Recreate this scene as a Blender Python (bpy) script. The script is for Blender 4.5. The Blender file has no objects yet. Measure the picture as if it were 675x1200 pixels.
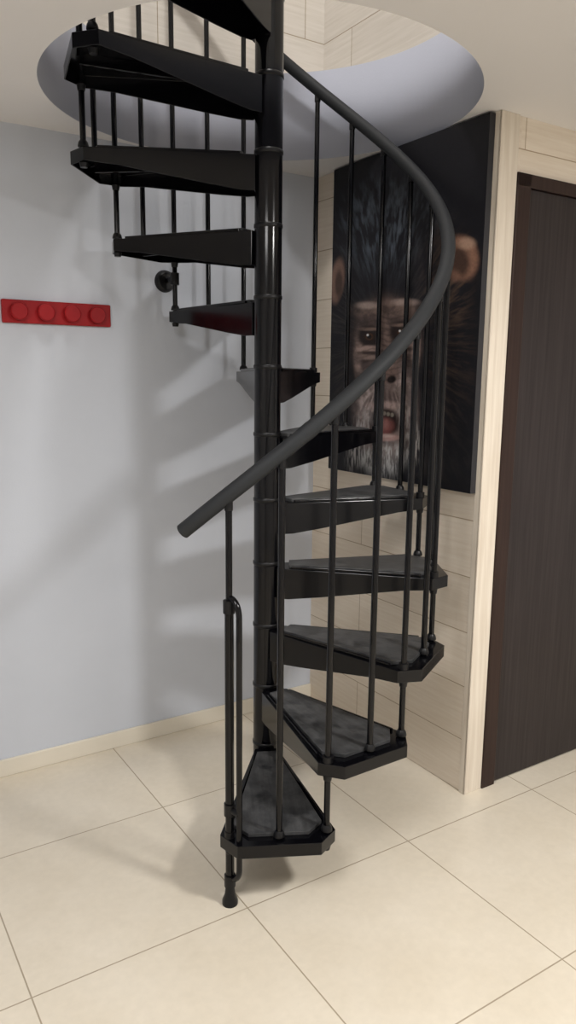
import bpy, math
import numpy as np
from mathutils import Vector, Matrix

# ---------------------------------------------------------------- parameters
F=889.5; PITCH=0.1767; ROLL=0.0104; CAMH=1.5166
PX,PY=-0.0723,2.5441
H=0.22; RB=0.568; AZ1=-84.33; STEP=28.572
ZR0,SLOPE,RR=1.996,0.0080,0.5665
T=0.612; TA=0.5698; OX,OY=-0.4352,2.4783
B1,A2,B3,ZC=2.8415,1.955,1.8243,2.353
ZTOP=2.67
AL,AR,BS=-1.9,4.0,-1.7      # hidden room limits
NT=12
CT,ST=math.cos(TA),math.sin(TA)
def W(a,b,z=0.0): return Vector((a*CT-b*ST,a*ST+b*CT,z))
def az(k): return math.radians(AZ1+(k-1)*STEP)
def railz(azd): return ZR0+SLOPE*azd

scene=bpy.context.scene
scene.view_settings.view_transform='Standard'
scene.view_settings.look='None'

# ---------------------------------------------------------------- materials
def newmat(name,col,rough=.5,metal=0.0,spec=.5):
    m=bpy.data.materials.new(name); m.use_nodes=True
    n=m.node_tree.nodes; b=n['Principled BSDF']
    b.inputs['Base Color'].default_value=(*col,1); b.inputs['Roughness'].default_value=rough
    b.inputs['Metallic'].default_value=metal; b.inputs['Specular IOR Level'].default_value=spec
    return m
def N(m,t,**kw):
    n=m.node_tree.nodes.new(t)
    for k,v in kw.items(): setattr(n,k,v)
    return n
def L(m,a,b): m.node_tree.links.new(a,b)
def bsdf(m): return m.node_tree.nodes['Principled BSDF']
def coords(m,scale=(1,1,1),swap=False):
    tc=N(m,'ShaderNodeTexCoord'); src=tc.outputs['Object']
    if swap:
        s=N(m,'ShaderNodeSeparateXYZ'); c=N(m,'ShaderNodeCombineXYZ'); ad=N(m,'ShaderNodeMath',operation='ADD')
        L(m,src,s.inputs[0]); L(m,s.outputs[0],ad.inputs[0]); L(m,s.outputs[1],ad.inputs[1])
        L(m,ad.outputs[0],c.inputs[0]); L(m,s.outputs[2],c.inputs[1]); src=c.outputs[0]
    mp=N(m,'ShaderNodeMapping'); mp.inputs['Scale'].default_value=scale
    L(m,src,mp.inputs['Vector']); return mp.outputs[0], src
def noise_col(m,vec,scale,c1,c2,detail=4,lo=.3,hi=.7,rough=.55):
    n=N(m,'ShaderNodeTexNoise'); n.inputs['Scale'].default_value=scale; n.inputs['Detail'].default_value=detail
    n.inputs['Roughness'].default_value=rough
    L(m,vec,n.inputs['Vector'])
    r=N(m,'ShaderNodeValToRGB'); r.color_ramp.elements[0].position=lo; r.color_ramp.elements[1].position=hi
    r.color_ramp.elements[0].color=(*c1,1); r.color_ramp.elements[1].color=(*c2,1)
    L(m,n.outputs['Fac'],r.inputs['Fac']); return r.outputs['Color'],n.outputs['Fac']
def bump(m,fac,strength,dist=.01):
    b=N(m,'ShaderNodeBump'); b.inputs['Strength'].default_value=strength; b.inputs['Distance'].default_value=dist
    L(m,fac,b.inputs['Height']); L(m,b.outputs['Normal'],bsdf(m).inputs['Normal'])

def paint(name,c,var=.03,rough=.6):
    m=newmat(name,c,rough,0,.3)
    v,_=coords(m); col,f=noise_col(m,v,2.2,tuple(x*(1-var) for x in c),tuple(min(1,x*(1+var)) for x in c))
    L(m,col,bsdf(m).inputs['Base Color'])
    n=N(m,'ShaderNodeTexNoise'); n.inputs['Scale'].default_value=160; L(m,v,n.inputs['Vector']); bump(m,n.outputs['Fac'],.12,.002)
    return m
M_wall=paint('wall_paint',(.565,.597,.66))
M_ceil=paint('ceiling_paint',(.82,.80,.79),.015)
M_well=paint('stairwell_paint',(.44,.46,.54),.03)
M_plain=paint('side_wall_paint',(.72,.71,.70))

# floor tile
M_floor=newmat('floor_tile',(.7,.62,.48),.24,0,.5)
v,src=coords(M_floor)
col,f=noise_col(M_floor,v,3.0,(.66,.59,.475),(.735,.67,.56),6,.3,.72,.6)
col2,f2=noise_col(M_floor,v,38,(.95,.95,.95),(1,1,1),3)
mx=N(M_floor,'ShaderNodeMix',data_type='RGBA',blend_type='MULTIPLY'); mx.inputs[0].default_value=1
L(M_floor,col,mx.inputs[6]); L(M_floor,col2,mx.inputs[7])
br=N(M_floor,'ShaderNodeTexBrick'); br.offset=0; br.squash=1
br.inputs['Scale'].default_value=1; br.inputs['Brick Width'].default_value=T; br.inputs['Row Height'].default_value=T
br.inputs['Mortar Size'].default_value=.0024; br.inputs['Mortar Smooth'].default_value=.4
br.inputs['Mortar'].default_value=(.36,.30,.22,1)
vadd=N(M_floor,'ShaderNodeVectorMath',operation='ADD'); vadd.inputs[1].default_value=(T*20,T*20,0)
L(M_floor,src,vadd.inputs[0]); L(M_floor,vadd.outputs[0],br.inputs['Vector'])
L(M_floor,mx.outputs[2],br.inputs['Color1']); L(M_floor,mx.outputs[2],br.inputs['Color2'])
L(M_floor,br.outputs['Color'],bsdf(M_floor).inputs['Base Color'])
inv=N(M_floor,'ShaderNodeMath',operation='SUBTRACT'); inv.inputs[0].default_value=1; L(M_floor,br.outputs['Fac'],inv.inputs[1])
bump(M_floor,inv.outputs[0],.3,.0015)

def planks(name,c1,c2,row=.205,width=1.3,joint=(.52,.45,.36)):
    m=newmat(name,c1,.5,0,.35)
    v,src=coords(m,(1.2,22,1),swap=True)
    col,f=noise_col(m,v,3.5,c1,c2,6,.3,.7,.6)
    br=N(m,'ShaderNodeTexBrick'); br.offset=.5
    br.inputs['Scale'].default_value=1; br.inputs['Brick Width'].default_value=width; br.inputs['Row Height'].default_value=row
    br.inputs['Mortar Size'].default_value=.0022; br.inputs['Mortar Smooth'].default_value=.4
    br.inputs['Color1'].default_value=(.94,.93,.92,1); br.inputs['Color2'].default_value=(1,1,1,1); br.inputs['Mortar'].default_value=(*joint,1)
    L(m,src,br.inputs['Vector'])
    mx=N(m,'ShaderNodeMix',data_type='RGBA',blend_type='MULTIPLY'); mx.inputs[0].default_value=1
    L(m,col,mx.inputs[6]); L(m,br.outputs['Color'],mx.inputs[7]); L(m,mx.outputs[2],bsdf(m).inputs['Base Color'])
    inv=N(m,'ShaderNodeMath',operation='SUBTRACT'); inv.inputs[0].default_value=1; L(m,br.outputs['Fac'],inv.inputs[1]); bump(m,inv.outputs[0],.3,.003)
    return m
M_plank=planks('whitewashed_planks',(.75,.655,.54),(.85,.77,.66))
M_plank_up=planks('grey_washed_planks',(.64,.60,.54),(.75,.71,.66),.32)
M_trim=newmat('light_wood_trim',(.7,.6,.48),.5)
v,_=coords(M_trim,(30,30,1.5)); col,f=noise_col(M_trim,v,2.5,(.64,.56,.46),(.77,.70,.60),6); L(M_trim,col,bsdf(M_trim).inputs['Base Color'])
M_skirt=paint('skirting_ceramic',(.72,.67,.57),.05,.35)
def darkwood(name,c1,c2):
    m=newmat(name,c1,.45,0,.3); v,_=coords(m,(45,45,1.2)); col,f=noise_col(m,v,2.0,c1,c2,7,.3,.75,.6)
    L(m,col,bsdf(m).inputs['Base Color']); bump(m,f,.15,.002); return m
M_door=darkwood('wenge_veneer',(.015,.011,.011),(.034,.026,.026))
M_frame=darkwood('wenge_frame',(.018,.008,.006),(.034,.017,.013))
M_metal=newmat('black_lacquered_steel',(.0025,.0025,.0035),.14,0,.30)
M_step=newmat('worn_step_board',(.03,.03,.032),.5,0,.4)
v,_=coords(M_step,(1,1,1)); col,f=noise_col(M_step,v,13,(.020,.021,.023),(.115,.115,.117),8,.34,.74,.7)
vg,_=coords(M_step,(6,70,1)); colg,fg=noise_col(M_step,vg,1.0,(.5,.5,.5),(1,1,1),6,.35,.65,.65)
mx=N(M_step,'ShaderNodeMix',data_type='RGBA',blend_type='MULTIPLY'); mx.inputs[0].default_value=.8
L(M_step,col,mx.inputs[6]); L(M_step,colg,mx.inputs[7]); L(M_step,mx.outputs[2],bsdf(M_step).inputs['Base Color'])
mr=N(M_step,'ShaderNodeMapRange'); mr.inputs[3].default_value=.30; mr.inputs[4].default_value=.55; L(M_step,f,mr.inputs[0]); L(M_step,mr.outputs[0],bsdf(M_step).inputs['Roughness'])
bump(M_step,fg,.25,.0015)
M_rail=newmat('grey_pvc_handrail',(.020,.022,.025),.62,0,.3)
M_cap=newmat('handrail_end_cap',(.08,.08,.08),.6)
M_plastic=newmat('black_plastic',(.005,.005,.006),.35,0,.3)
M_red=newmat('red_lacquer',(.33,.010,.013),.5,0,.2)
v,_=coords(M_red); col,f=noise_col(M_red,v,14,(.27,.008,.011),(.35,.011,.015)); L(M_red,col,bsdf(M_red).inputs['Base Color'])
M_steel=newmat('brushed_steel',(.6,.6,.6),.3,1)

# ---------------------------------------------------------------- mesh builder
class MB:
    def __init__(s): s.v=[];s.f=[];s.m=[];s.sm=[]
    def add(s,vs,fs,mi=0,sm=False):
        o=len(s.v); s.v+= [tuple(x) for x in vs]
        for f in fs: s.f.append([i+o for i in f]); s.m.append(mi); s.sm.append(sm)
    def box(s,p0,p1,mi=0):
        x0,y0,z0=p0;x1,y1,z1=p1
        s.add([(x0,y0,z0),(x1,y0,z0),(x1,y1,z0),(x0,y1,z0),(x0,y0,z1),(x1,y0,z1),(x1,y1,z1),(x0,y1,z1)],
              [(0,3,2,1),(4,5,6,7),(0,1,5,4),(1,2,6,5),(2,3,7,6),(3,0,4,7)],mi)
    def prism(s,poly,z0,z1,mi=0,mat=None):
        n=len(poly); vs=[Vector((x,y,z0)) for x,y in poly]+[Vector((x,y,z1)) for x,y in poly]
        if mat: vs=[mat@x for x in vs]
        s.add(vs,[tuple(range(n-1,-1,-1)),tuple(range(n,2*n))]+[(i,(i+1)%n,n+(i+1)%n,n+i) for i in range(n)],mi)
    def tube(s,pts,rad,mi=0,n=16,capmi=None):
        pts=[Vector(p) for p in pts]; k=len(pts)
        rad=rad if isinstance(rad,(list,tuple)) else [rad]*k
        t0=(pts[1]-pts[0]).normalized(); u=t0.orthogonal().normalized(); rings=[]
        for i,p in enumerate(pts):
            a=pts[max(i-1,0)];b=pts[min(i+1,k-1)]; t=(b-a).normalized() if (b-a).length>1e-9 else t0
            u=(u-t*u.dot(t)).normalized(); w=t.cross(u)
            rings.append([p+(u*math.cos(2*math.pi*j/n)+w*math.sin(2*math.pi*j/n))*rad[i] for j in range(n)]); t0=t
        vs=[x for r in rings for x in r]; fs=[]
        for i in range(k-1):
            for j in range(n): fs.append((i*n+j,i*n+(j+1)%n,(i+1)*n+(j+1)%n,(i+1)*n+j))
        s.add(vs,fs,mi,True)
        c=mi if capmi is None else capmi
        s.add(rings[0],[tuple(range(n-1,-1,-1))],c); s.add(rings[-1],[tuple(range(n))],c)
    def cyl(s,p,r,z0,z1,mi=0,n=24): s.tube([(p[0],p[1],z0),(p[0],p[1],z1)],r,mi,n)
    def obj(s,name,mats,parent=None,bevel=0,loc=(0,0,0),rotz=0):
        me=bpy.data.meshes.new(name); me.from_pydata(s.v,[],s.f); me.update()
        for m in mats: me.materials.append(m)
        for p,mi,sm in zip(me.polygons,s.m,s.sm): p.material_index=mi; p.use_smooth=sm
        o=bpy.data.objects.new(name,me); scene.collection.objects.link(o)
        o.location=loc; o.rotation_euler=(0,0,rotz)
        if bevel:
            b=o.modifiers.new('bevel','BEVEL'); b.width=bevel; b.segments=2; b.limit_method='ANGLE'; b.angle_limit=math.radians(35)
        if parent: o.parent=parent
        return o
def empty(name,loc=(0,0,0),rotz=0):
    e=bpy.data.objects.new(name,None); scene.collection.objects.link(e); e.location=loc; e.rotation_euler=(0,0,rotz); e.empty_display_size=.1; return e
def abbox(name,a0,a1,b0,b1,z0,z1,mat,bevel=0,parent=None):
    m=MB(); m.box((0,0,z0),(a1-a0,b1-b0,z1)); return m.obj(name,[mat],parent,bevel,tuple(W(a0,b0)),TA)

# ---------------------------------------------------------------- room
m=MB()
o=Vector((OX,OY,0)); oa=o.x*CT+o.y*ST; ob=-o.x*ST+o.y*CT
m.box((AL-oa-.1,BS-ob-.1,-.08),(AR-oa+.1,B1-ob+.1,0)); fl=m.obj('floor',[M_floor],None,0,(OX,OY,0),TA)
ZU=ZTOP+2.5
abbox('wall_north',AL-.12,A2+.12,B1,B1+.12,0,ZC,M_wall)
abbox('wall_panelled',A2,A2+.10,B3,B1,0,ZC,M_plank)
DA0,DZ=2.072,2.15     # door opening (incl. frame) start, height
DA1=DA0+.86
m=MB()
m.box((A2+.10,B3,0),(DA0,B3+.10,ZC)); m.box((DA0,B3,DZ),(DA1,B3+.10,ZC)); m.box((DA1,B3,0),(AR,B3+.10,ZC))
m.obj('wall_door_side',[M_plank],None,0,(0,0,0),TA)
abbox('wall_south',AL,AR,BS-.12,BS,0,ZC,M_plain)
abbox('wall_west',AL-.12,AL,BS,B1,0,ZC,M_plain)
abbox('wall_east',AR,AR+.12,BS,B3+.1,0,ZC,M_plain)
abbox('baseboard_north',AL,A2,B1-.012,B1,0,.068,M_skirt,.003)
abbox('baseboard_east',DA1+.06,AR,B3-.012,B3,0,.068,M_skirt,.003)
m=MB()
m.box((A2-.006,B3-.008,0),(DA0-.035,B3,ZC),0)
m.box((A2-.006,B3-.008,0),(A2,B3+.020,ZC),0)
m.obj('trim_1',[M_trim],None,.002,(0,0,0),TA)
# door
door=empty('door_1',tuple(W(DA0,B3)),TA)
w=DA1-DA0; fr=.030
m=MB()
m.box((-.035,-.014,0),(fr,.10,DZ+.03)); m.box((w-fr,-.014,0),(w+.035,.10,DZ+.03)); m.box((-.035,-.014,DZ-.012),(w+.035,.10,DZ+.03))
m.obj('door_frame',[M_frame],door,.002)
m=MB(); m.box((fr+.002,-.004,.006),(w-fr-.002,.040,DZ-.014)); m.obj('door_leaf',[M_door],door,.002)
m=MB(); hx=w-fr-.07
m.tube([(hx,-.003,1.02),(hx,-.012,1.02)],.026,0,24); m.tube([(hx,-.008,1.02),(hx,-.05,1.02),(hx-.012,-.058,1.02),(hx-.12,-.058,1.02)],.009,0,12)
m.obj('door_handle',[M_steel],door)

# ceiling slab with circular stair opening
HA,HB,HR=1.286,2.176,.662
def slab():
    m=MB(); n=128; a0,a1,b0,b1=AL-.12,AR+.12,BS-.12,B1+.12
    circ=[];outr=[]
    for i in range(n):
        t=2*math.pi*i/n; c,s=math.cos(t),math.sin(t)
        ks=[]
        if c>1e-9: ks.append((a1-HA)/c)
        if c<-1e-9: ks.append((a0-HA)/c)
        if s>1e-9: ks.append((b1-HB)/s)
        if s<-1e-9: ks.append((b0-HB)/s)
        k=min(ks); circ.append((HA+HR*c,HB+HR*s)); outr.append((HA+k*c,HB+k*s))
    V=[(x,y,ZC) for x,y in circ]+[(x,y,ZC) for x,y in outr]+[(x,y,ZTOP) for x,y in circ]+[(x,y,ZTOP) for x,y in outr]
    lo=[];up=[];inn=[];out=[]
    for i in range(n):
        j=(i+1)%n
        lo.append((i,n+i,n+j,j)[::-1]); up.append((2*n+i,3*n+i,3*n+j,2*n+j)); inn.append((i,j,2*n+j,2*n+i)[::-1]); out.append((n+i,n+j,3*n+j,3*n+i))
    m.v+=V
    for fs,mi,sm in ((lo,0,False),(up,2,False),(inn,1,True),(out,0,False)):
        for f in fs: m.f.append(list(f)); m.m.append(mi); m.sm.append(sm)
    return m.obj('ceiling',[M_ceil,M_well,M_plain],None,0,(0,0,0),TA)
slab()
abbox('wall_upper_north',AL-.12,A2+.2,B1+.0,B1+.12,ZTOP,ZU,M_plank_up)
abbox('wall_upper_east',A2+.02,A2+.12,-.6,B1,ZTOP,ZU,M_plank_up)
abbox('wall_upper_west',AL+1.0,AL+1.12,-.6,B1,ZTOP,ZU,M_plain)
abbox('wall_upper_south',AL+1.0,A2+.12,-.72,-.6,ZTOP,ZU,M_plain)
abbox('ceiling_upper',AL+.9,A2+.2,-.8,B1+.12,ZU,ZU+.1,M_ceil)

# ---------------------------------------------------------------- spiral staircase
stair=empty('spiral_staircase',(PX,PY,0))
m=MB()
m.cyl((0,0),.085,0,.012,0,40); m.cyl((0,0),.056,.012,.05,0,32)
PTOP=NT*H+.95
m.tube([(0,0,.0),(0,0,PTOP)],.0440,0,48)
for k in range(1,NT+1):
    zz=k*H+.002
    m.tube([(0,0,zz-.002),(0,0,zz),(0,0,zz+.010),(0,0,zz+.012)],[.0440,.0464,.0464,.0440],1,48)
m.tube([(0,0,PTOP),(0,0,PTOP+.02),(0,0,PTOP+.04)],[.05,.045,.01],0,32)
m.obj('central_pole',[M_metal,M_plastic],stair)
def inset(poly,d):
    n=len(poly); out=[]
    for i in range(n):
        p0=Vector(poly[i-1]);p1=Vector(poly[i]);p2=Vector(poly[(i+1)%n])
        e1=(p1-p0).normalized();e2=(p2-p1).normalized()
        n1=Vector((-e1.y,e1.x));n2=Vector((-e2.y,e2.x))
        k=d/(1+n1.dot(n2)); out.append(tuple(p1+(n1+n2)*k))
    return out
poly=[(.036,-.040),(.075,-.050),(.540,-.168),(.602,-.119),(.602,.119),(.540,.168),(.075,.050),(.036,.040)]
def depth(x): return .112+( .045-.112)*max(0,min(1,(x-.09)/.41))
for k in range(1,NT+1):
    m=MB(); ip=inset(poly,.004)
    def dens(P):
        out=[]
        for i in range(len(P)):
            a=P[i];b=P[(i+1)%len(P)]; c=5 if abs(a[0]-b[0])>.2 else 1
            for t in range(c): out.append((a[0]+(b[0]-a[0])*t/c,a[1]+(b[1]-a[1])*t/c))
        return out
    O=dens(poly);I=dens(ip);n=len(O)
    V=[(x,y,-.006) for x,y in O]+[(x,y,-depth(x)) for x,y in O]+[(x,y,-depth(x)) for x,y in I]+[(x,y,-.010) for x,y in I]
    fs=[tuple(range(n))]
    for i in range(n):
        j=(i+1)%n
        fs+= [(i,n+i,n+j,j),(n+i,2*n+i,2*n+j,n+j),(2*n+i,3*n+i,3*n+j,2*n+j)]
    fs.append(tuple(range(4*n-1,3*n-1,-1)))
    m.add(V,fs,0)
    bp=[(.078,-.034),(.508,-.131),(.560,-.087),(.560,.087),(.508,.131),(.078,.034)]
    m.prism(bp,-.006,.006,1)
    a=Vector((.085,.0405));b=Vector((.508,.1410)); d=(b-a).normalized(); nn=Vector((-d.y,d.x))*.009
    for sgn in (1,-1):
        q=[a,b,b+nn,a+nn]; q=[(p.x,p.y*sgn) for p in q]
        q=[(x,y-sgn*.003) for x,y in q]
        if sgn<0: q=q[::-1]
        m.prism(q[::-1],-.006,.003,0)
    m.prism([(.06,-.003),(.57,-.003),(.57,.003),(.06,.003)],-.040,-.010,0)
    m.obj('tread_%d'%k,[M_metal,M_step],stair,.0015,(0,0,k*H),az(k))
def bp(k,r=RB): a=az(k); return (r*math.cos(a),r*math.sin(a))
def azd(k): return AZ1+(k-1)*STEP
mb=MB()
rb=.0092
def collar(p,z,up=1):
    mb.tube([(p[0],p[1],z),(p[0],p[1],z+up*.004),(p[0],p[1],z+up*.012),(p[0],p[1],z+up*.018)],[.0165,.0165,.0145,.0105],1,20)
for i in range(0,NT+1):
    k=i+.5; p=bp(k); zt=railz(azd(k))-.012
    zb=0.0 if i==0 else i*H-.058
    mb.tube([(p[0],p[1],zb),(p[0],p[1],zt)],rb,0,16)
    mb.tube([(p[0],p[1],zt-.03),(p[0],p[1],zt)],.0115,1,14)
    if i>0:
        collar(p,i*H); mb.tube([(p[0],p[1],i*H-.060),(p[0],p[1],i*H-.047)],[.011,.014],1,16)
    if i<NT:
        z=(i+1)*H
        mb.tube([(p[0],p[1],z-.062),(p[0],p[1],z-.046)],[.0115,.014],1,18)
        mb.tube([(p[0],p[1],z-.006),(p[0],p[1],z+.012)],.0150,1,18)
for k in range(1,NT+1):
    p=bp(k); zt=railz(azd(k))-.012
    mb.tube([(p[0],p[1],k*H-.02),(p[0],p[1],zt)],rb,0,16)
    mb.tube([(p[0],p[1],zt-.03),(p[0],p[1],zt)],.0115,1,14)
    collar(p,k*H)
p=bp(.5)
mb.tube([(p[0],p[1],0),(p[0],p[1],.012),(p[0],p[1],.03),(p[0],p[1],.06)],[.023,.023,.016,.0125],1,20)
mb.tube([(p[0],p[1],.06),(p[0],p[1],.90)],.0125,0,16)
mb.obj('balusters',[M_metal,M_plastic],stair)
mg=MB(); off=Vector((.030,-.028,0)).normalized()
P0=Vector((p[0],p[1],0))
za,zb=.925,.085
path=[P0+Vector((0,0,za))]
for t in range(0,9):
    a=math.pi/2*t/8; path.append(P0+off*(.006+.034*math.sin(a))+Vector((0,0,za-.05+.05*math.cos(a))))
for t in range(0,9):
    a=math.pi/2*t/8; path.append(P0+off*(.006+.034*math.cos(a))+Vector((0,0,zb+.04-.04*math.sin(a))))
path.append(P0+Vector((0,0,zb)))
mg.tube(path,.0085,0,14)
for z in (.90,.30,.075):
    mg.tube([P0+Vector((0,0,z-.018)),P0+Vector((0,0,z+.018))],.0165,1,18)
    if z==.30: mg.tube([P0+Vector((0,0,z)),P0+off*.042+Vector((0,0,z))],.010,1,12)
mg.obj('guard_bar',[M_metal,M_plastic],stair)
mr_=MB(); A0=-112; A1=azd(NT+.5)+6
pts=[]
nseg=160
for i in range(nseg+1):
    d=A0+(A1-A0)*i/nseg; a=math.radians(d); pts.append((RR*math.cos(a),RR*math.sin(a),railz(d)))
mr_.tube(pts,.0215,0,24,1)
d=-77.5; seg=[(RR*math.cos(math.radians(x)),RR*math.sin(math.radians(x)),railz(x)) for x in (d-1,d,d+1)]
mr_.tube(seg,.0222,0,24)
mr_.obj('handrail',[M_rail,M_cap],stair)
pk=bp(8.5); pw=Vector((PX+pk[0],PY+pk[1],0)); a_=pw.x*CT+pw.y*ST; b_=-pw.x*ST+pw.y*CT
mk=MB(); zk=1.875
e=Vector((-ST,CT,0)); s0=Vector((pk[0],pk[1],zk)); L_=B1-b_
mk.tube([s0-e*.014,s0+e*(L_-.012)],.009,0,14)
mk.tube([s0+e*(L_-.022),s0+e*(L_-.014),s0+e*(L_-.001)],[.030,.040,.042],1,32)
mk.tube([s0+Vector((0,0,-.022)),s0+Vector((0,0,.022))],.0165,1,18)
mk.tube([s0+e*.012,s0+e*.035],.013,1,16)
mk.obj('wall_bracket',[M_metal,M_plastic],stair)

# ---------------------------------------------------------------- coat rack
ra0,ra1,rz0,rz1=.622,1.013,1.692,1.772
rack=empty('wall_coat_rack',tuple(W(ra0,B1,rz0)),TA)
m=MB(); m.box((0,-.018,0),(ra1-ra0,-.0005,rz1-rz0)); m.obj('backboard',[M_red],rack,.004)
m=MB()
for i in range(4):
    x=.055+i*.0935; z=.04
    m.tube([(x,-.016,z),(x,-.034,z)],.014,0,20)
    m.tube([(x,-.024,z),(x,-.028,z),(x,-.038,z),(x,-.041,z)],[.026,.030,.030,.026],0,36)
m.obj('pegs',[M_red],rack,.001)

# ---------------------------------------------------------------- chimpanzee painting
def hom(src,dst):
    A=[]
    for (x,y),(u,v) in zip(src,dst):
        A.append([x,y,1,0,0,0,-u*x,-u*y,-u]); A.append([0,0,0,x,y,1,-v*x,-v*y,-v])
    return np.linalg.svd(np.array(A,float))[2][-1].reshape(3,3)
NU,NV=380,500
uu,vv=np.meshgrid(np.linspace(0,1,NU),np.linspace(0,1,NV))
Hm=hom([(0,1),(1,1),(1,0),(0,0)],[(391,196),(577,125),(557,577),(390,548)])
q=np.stack([uu,vv,np.ones_like(uu)],-1)@Hm.T
X=q[...,0]/q[...,2]; Y=q[...,1]/q[...,2]
rng=np.random.RandomState(4)
G=rng.rand(256,256)
def vn(x,y):
    xi=np.floor(x).astype(int);yi=np.floor(y).astype(int);fx=x-xi;fy=y-yi;fx=fx*fx*(3-2*fx);fy=fy*fy*(3-2*fy)
    g=lambda a,b:G[b%256,a%256]
    return (g(xi,yi)*(1-fx)+g(xi+1,yi)*fx)*(1-fy)+(g(xi,yi+1)*(1-fx)+g(xi+1,yi+1)*fx)*fy
def fb(x,y,o=4):
    s=0;a=.5
    for i in range(o): s=s+a*vn(x*2**i+17*i,y*2**i+5*i); a*=.5
    return s
C=np.zeros(X.shape+(3,)); C[:]=(.008,.008,.011)
def mixc(mask,col): 
    global C
    mask=np.clip(mask,0,1)[...,None]; C=C*(1-mask)+np.array(col)*mask
def ell(cx,cy,rx,ry,soft=.25,rot=0):
    dx=X-cx;dy=Y-cy;c,s=math.cos(rot),math.sin(rot);a=(dx*c+dy*s)/rx;b=(-dx*s+dy*c)/ry
    d=np.sqrt(a*a+b*b); t=np.clip((1+soft-d)/(2*soft),0,1); return t*t*(3-2*t)
cx,cy=455,400
TH=np.arctan2(Y-cy,(X-cx)); RD=np.hypot(Y-cy,X-cx)
fur=fb(TH*26,RD*.045+3,3); fur2=fb(TH*60+9,RD*.09,3); fine=fb(X*.35,Y*.35,4); big=fb(X*.03,Y*.03,3)
strand=np.clip((fur*.55+fur2*.55-.42)*4,0,1)
mixc(big*.25,(.024,.023,.028))
head=ell(462,320,84,120,.15); mixc(head*(.15+.5*strand),(.032,.032,.038))
mixc(ell(447,262,42,50,.5)*strand*.85,(.095,.115,.145))
mixc(ell(478,240,34,30,.6)*strand*.55,(.08,.09,.105))
mixc(ell(525,380,30,95,.5,-.1)*strand*.55,(.085,.055,.040))
mixc(ell(533,318,22,50,.6)*strand*.5,(.12,.072,.048))
mixc(ell(405,390,14,80,.5)*strand*.5,(.07,.058,.052))
mixc(ell(500,520,60,55,.6)*strand*.35,(.050,.042,.040))
# ears
er=ell(545,300,19,26,.22,-.15); mixc(er*(.55+.45*fine),(.34,.180,.122)); mixc(ell(541,305,12,18,.35,-.15)*.88,(.048,.027,.022)); mixc(ell(550,283,10,7,.5)*.65,(.52,.34,.25)); mixc(ell(537,322,6,7,.6)*.5,(.28,.150,.105))
er=ell(397,328,8,26,.25,.1); mixc(er*.9,(.24,.145,.112)); mixc(ell(399,332,4.5,16,.4)*.8,(.045,.028,.023))
# dark wrinkled face with lit ridges
blot=np.clip((fb(X*.13+7,Y*.13,4)-.36)*4.5,0,1)
mixc(ell(456,402,40,57,.22)*(.55+.45*blot),(.105,.072,.064))
mixc(ell(456,362,39,12,.4)*.8*(.35+.65*blot),(.225,.155,.132))
mixc(ell(434,357,13,4,.6)*.75,(.44,.34,.30)); mixc(ell(478,353,14,4,.6)*.75,(.46,.35,.31))
mixc(ell(456,366,3,9,.5)*.8,(.03,.02,.018))
mixc(ell(455,390,6,26,.5)*.7*(.4+.6*blot),(.26,.18,.155))
mixc(ell(423,412,5,26,.5)*.7*(.4+.6*blot),(.44,.32,.28)); mixc(ell(491,406,5,26,.5)*.7*(.4+.6*blot),(.44,.32,.28))
for ex,ey in ((436,393),(474,388)):
    mixc(ell(ex,ey,14,12,.3)*.95,(.014,.010,.010))
    mixc(ell(ex,ey+15,12,3.5,.5)*.8,(.46,.33,.29)); mixc(ell(ex,ey+20,11,2,.6)*.85,(.04,.024,.021)); mixc(ell(ex,ey+25,10,3,.6)*.6,(.40,.29,.25)); mixc(ell(ex,ey+30,10,1.8,.6)*.7,(.04,.024,.021))
    mixc(ell(ex,ey+1,8,4.2,.25),(.030,.018,.014)); mixc(ell(ex,ey+1,4.4,4.0,.25),(.085,.038,.018)); mixc(ell(ex,ey+1,2.6,2.7,.2),(.004,.004,.004)); mixc(ell(ex-2,ey-1,1.3,1.3,.4),(.85,.85,.85))
    mixc(ell(ex,ey-8,12,2,.5)*.75,(.26,.18,.15))
# muzzle
mixc(ell(456,478,37,61,.22)*(.6+.4*blot),(.215,.160,.148))
mixc(ell(435,470,9,28,.7)*.75*(.3+.7*blot),(.60,.50,.47)); mixc(ell(478,464,9,28,.7)*.7*(.3+.7*blot),(.58,.47,.44))
mixc(ell(455,436,16,13,.3)*.9,(.180,.120,.105)); mixc(ell(455,427,8,4,.6)*.75,(.48,.38,.35))
mixc(ell(448,445,5.5,4.5,.3,.4),(.006,.004,.004)); mixc(ell(463,444,5.5,4.5,.3,-.4),(.006,.004,.004))
for i in range(9):
    a=(i-4)*.24; xx=455+math.sin(a)*27
    mixc(ell(xx,464+abs(i-4)*2,1.5,10,.5,-a*.5)*.75,(.070,.045,.041))
# parted mouth
mixc(ell(455,475,20,5,.5)*.8,(.46,.34,.31))
mixc(ell(455,494,18,16,.2)*.97,(.018,.009,.009))
mixc(ell(455,499,11,10,.4)*.9,(.24,.085,.078)); mixc(ell(454,497,6,6,.6)*.55,(.42,.21,.19))
for i in range(-2,3): mixc(ell(455+i*4.6,484+abs(i)*.8,2.0,2.4,.35)*.55,(.42,.38,.31))
mixc(ell(455,512,17,4.5,.35)*.95,(.46,.29,.265)); mixc(ell(455,510.5,10,1.8,.5)*.6,(.68,.53,.49))
mixc(ell(455,520,17,3,.5)*.8,(.10,.07,.065))
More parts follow.
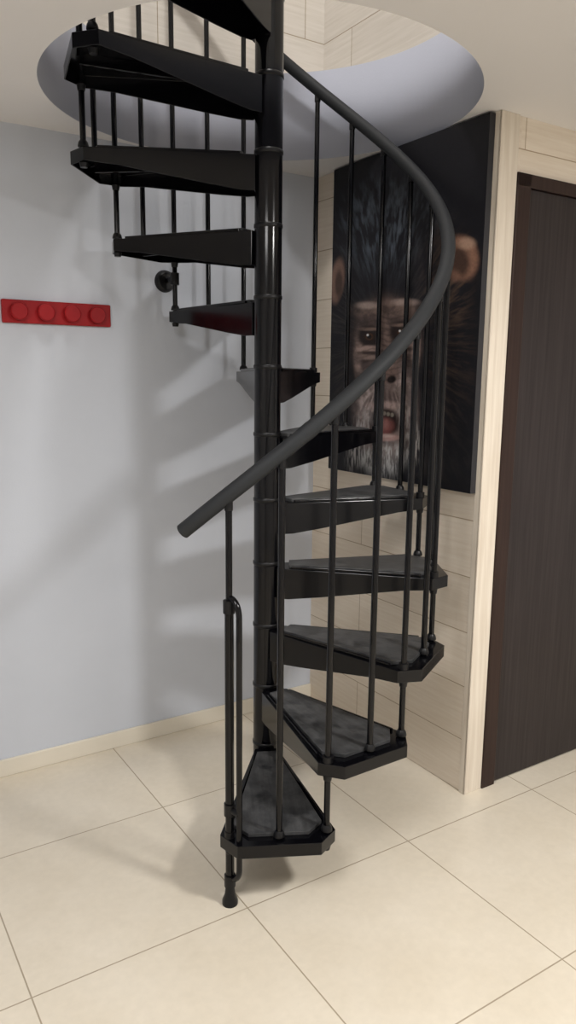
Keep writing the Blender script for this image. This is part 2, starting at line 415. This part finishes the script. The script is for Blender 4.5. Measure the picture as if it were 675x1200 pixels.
# white whiskers
vst=np.clip((fb(X*.75+3,Y*.10,3)-.36)*5,0,1)
mixc(ell(455,536,27,17,.45)*(.15+.85*vst),(.56,.55,.54))
mixc(ell(426,512,10,32,.6,.25)*vst*.85,(.46,.43,.42)); mixc(ell(486,510,10,32,.6,-.25)*vst*.85,(.46,.43,.41))
mixc(ell(455,556,20,10,.6)*vst*.5,(.25,.245,.245))
wr=np.clip(np.sin(Y*.95+np.sin(X*.16)*2.2+fine*3)*.5+.5,0,1)**3
mixc(ell(456,404,38,45,.3)*wr*.45,(.03,.019,.017)); mixc(ell(456,462,36,40,.3)*np.clip(np.sin(X*.8+fine*5)*.5+.5,0,1)**4*.35,(.06,.038,.034))
C*= (.80+.36*fb(X*.7,Y*.7,2))[...,None]
PB0,PB1,PZ0,PZ1=B3+.016,2.680,1.125,2.347
pw_,ph_=PB1-PB0,PZ1-PZ0; dep=.030
pic=empty('chimpanzee_painting',tuple(W(A2-.001,PB1,PZ0)),TA)
V=[];fa=[]
for j in range(NV):
    for i in range(NU): V.append((-dep-.0006,-pw_*i/(NU-1),ph_*j/(NV-1)))
for j in range(NV-1):
    for i in range(NU-1):
        k=j*NU+i; fa.append((k,k+1,k+NU+1,k+NU))
me=bpy.data.meshes.new('painted_canvas'); me.from_pydata(V,[],fa); me.update()
ca=me.color_attributes.new('paint','FLOAT_COLOR','POINT')
ca.data.foreach_set('color',np.concatenate([C,np.ones(C.shape[:2]+(1,))],-1).astype(np.float32).ravel())
mp=newmat('oil_paint',(0,0,0),.45,0,.22); at=N(mp,'ShaderNodeVertexColor'); at.layer_name='paint'; L(mp,at.outputs['Color'],bsdf(mp).inputs['Base Color'])
v,_=coords(mp); n=N(mp,'ShaderNodeTexNoise'); n.inputs['Scale'].default_value=90; L(mp,v,n.inputs['Vector']); bump(mp,n.outputs['Fac'],.12,.002)
me.materials.append(mp)
o=bpy.data.objects.new('painted_canvas',me); scene.collection.objects.link(o); o.parent=pic
m=MB(); m.box((-dep,-pw_,0),(0,0,ph_)); m.obj('canvas_stretcher',[newmat('canvas_edge',(.02,.02,.024),.6)],pic,0)

# ---------------------------------------------------------------- lights
def area(name,a,b,z,size,power,col=(1,1,1),rot=None):
    l=bpy.data.lights.new(name,'AREA'); l.shape='DISK'; l.size=size; l.energy=power; l.color=col
    o=bpy.data.objects.new(name,l); scene.collection.objects.link(o); o.location=W(a,b,z)
    if rot: o.rotation_euler=rot
    return o
area('ceiling_light',1.85,-.05,ZC-.02,.34,62,(1,.98,.955))
area('ceiling_light.001',-.3,.6,ZC-.02,.90,38,(1,.985,.98))
area('upper_light',.7,1.2,ZU-.02,.4,68,(1,.97,.93))
w=bpy.data.worlds.new('world'); scene.world=w; w.use_nodes=True
w.node_tree.nodes['Background'].inputs[0].default_value=(.8,.85,1,1); w.node_tree.nodes['Background'].inputs[1].default_value=.3

# ---------------------------------------------------------------- camera
cam=bpy.data.cameras.new('camera'); co=bpy.data.objects.new('camera',cam); scene.collection.objects.link(co)
cam.sensor_fit='VERTICAL'; cam.sensor_height=36; cam.sensor_width=36; cam.lens=F/1200*36
co.matrix_world=Matrix.Translation((0,0,CAMH))@Matrix.Rotation(math.pi/2-PITCH,4,'X')@Matrix.Rotation(ROLL,4,'Z')
cam.clip_start=.05
scene.camera=co
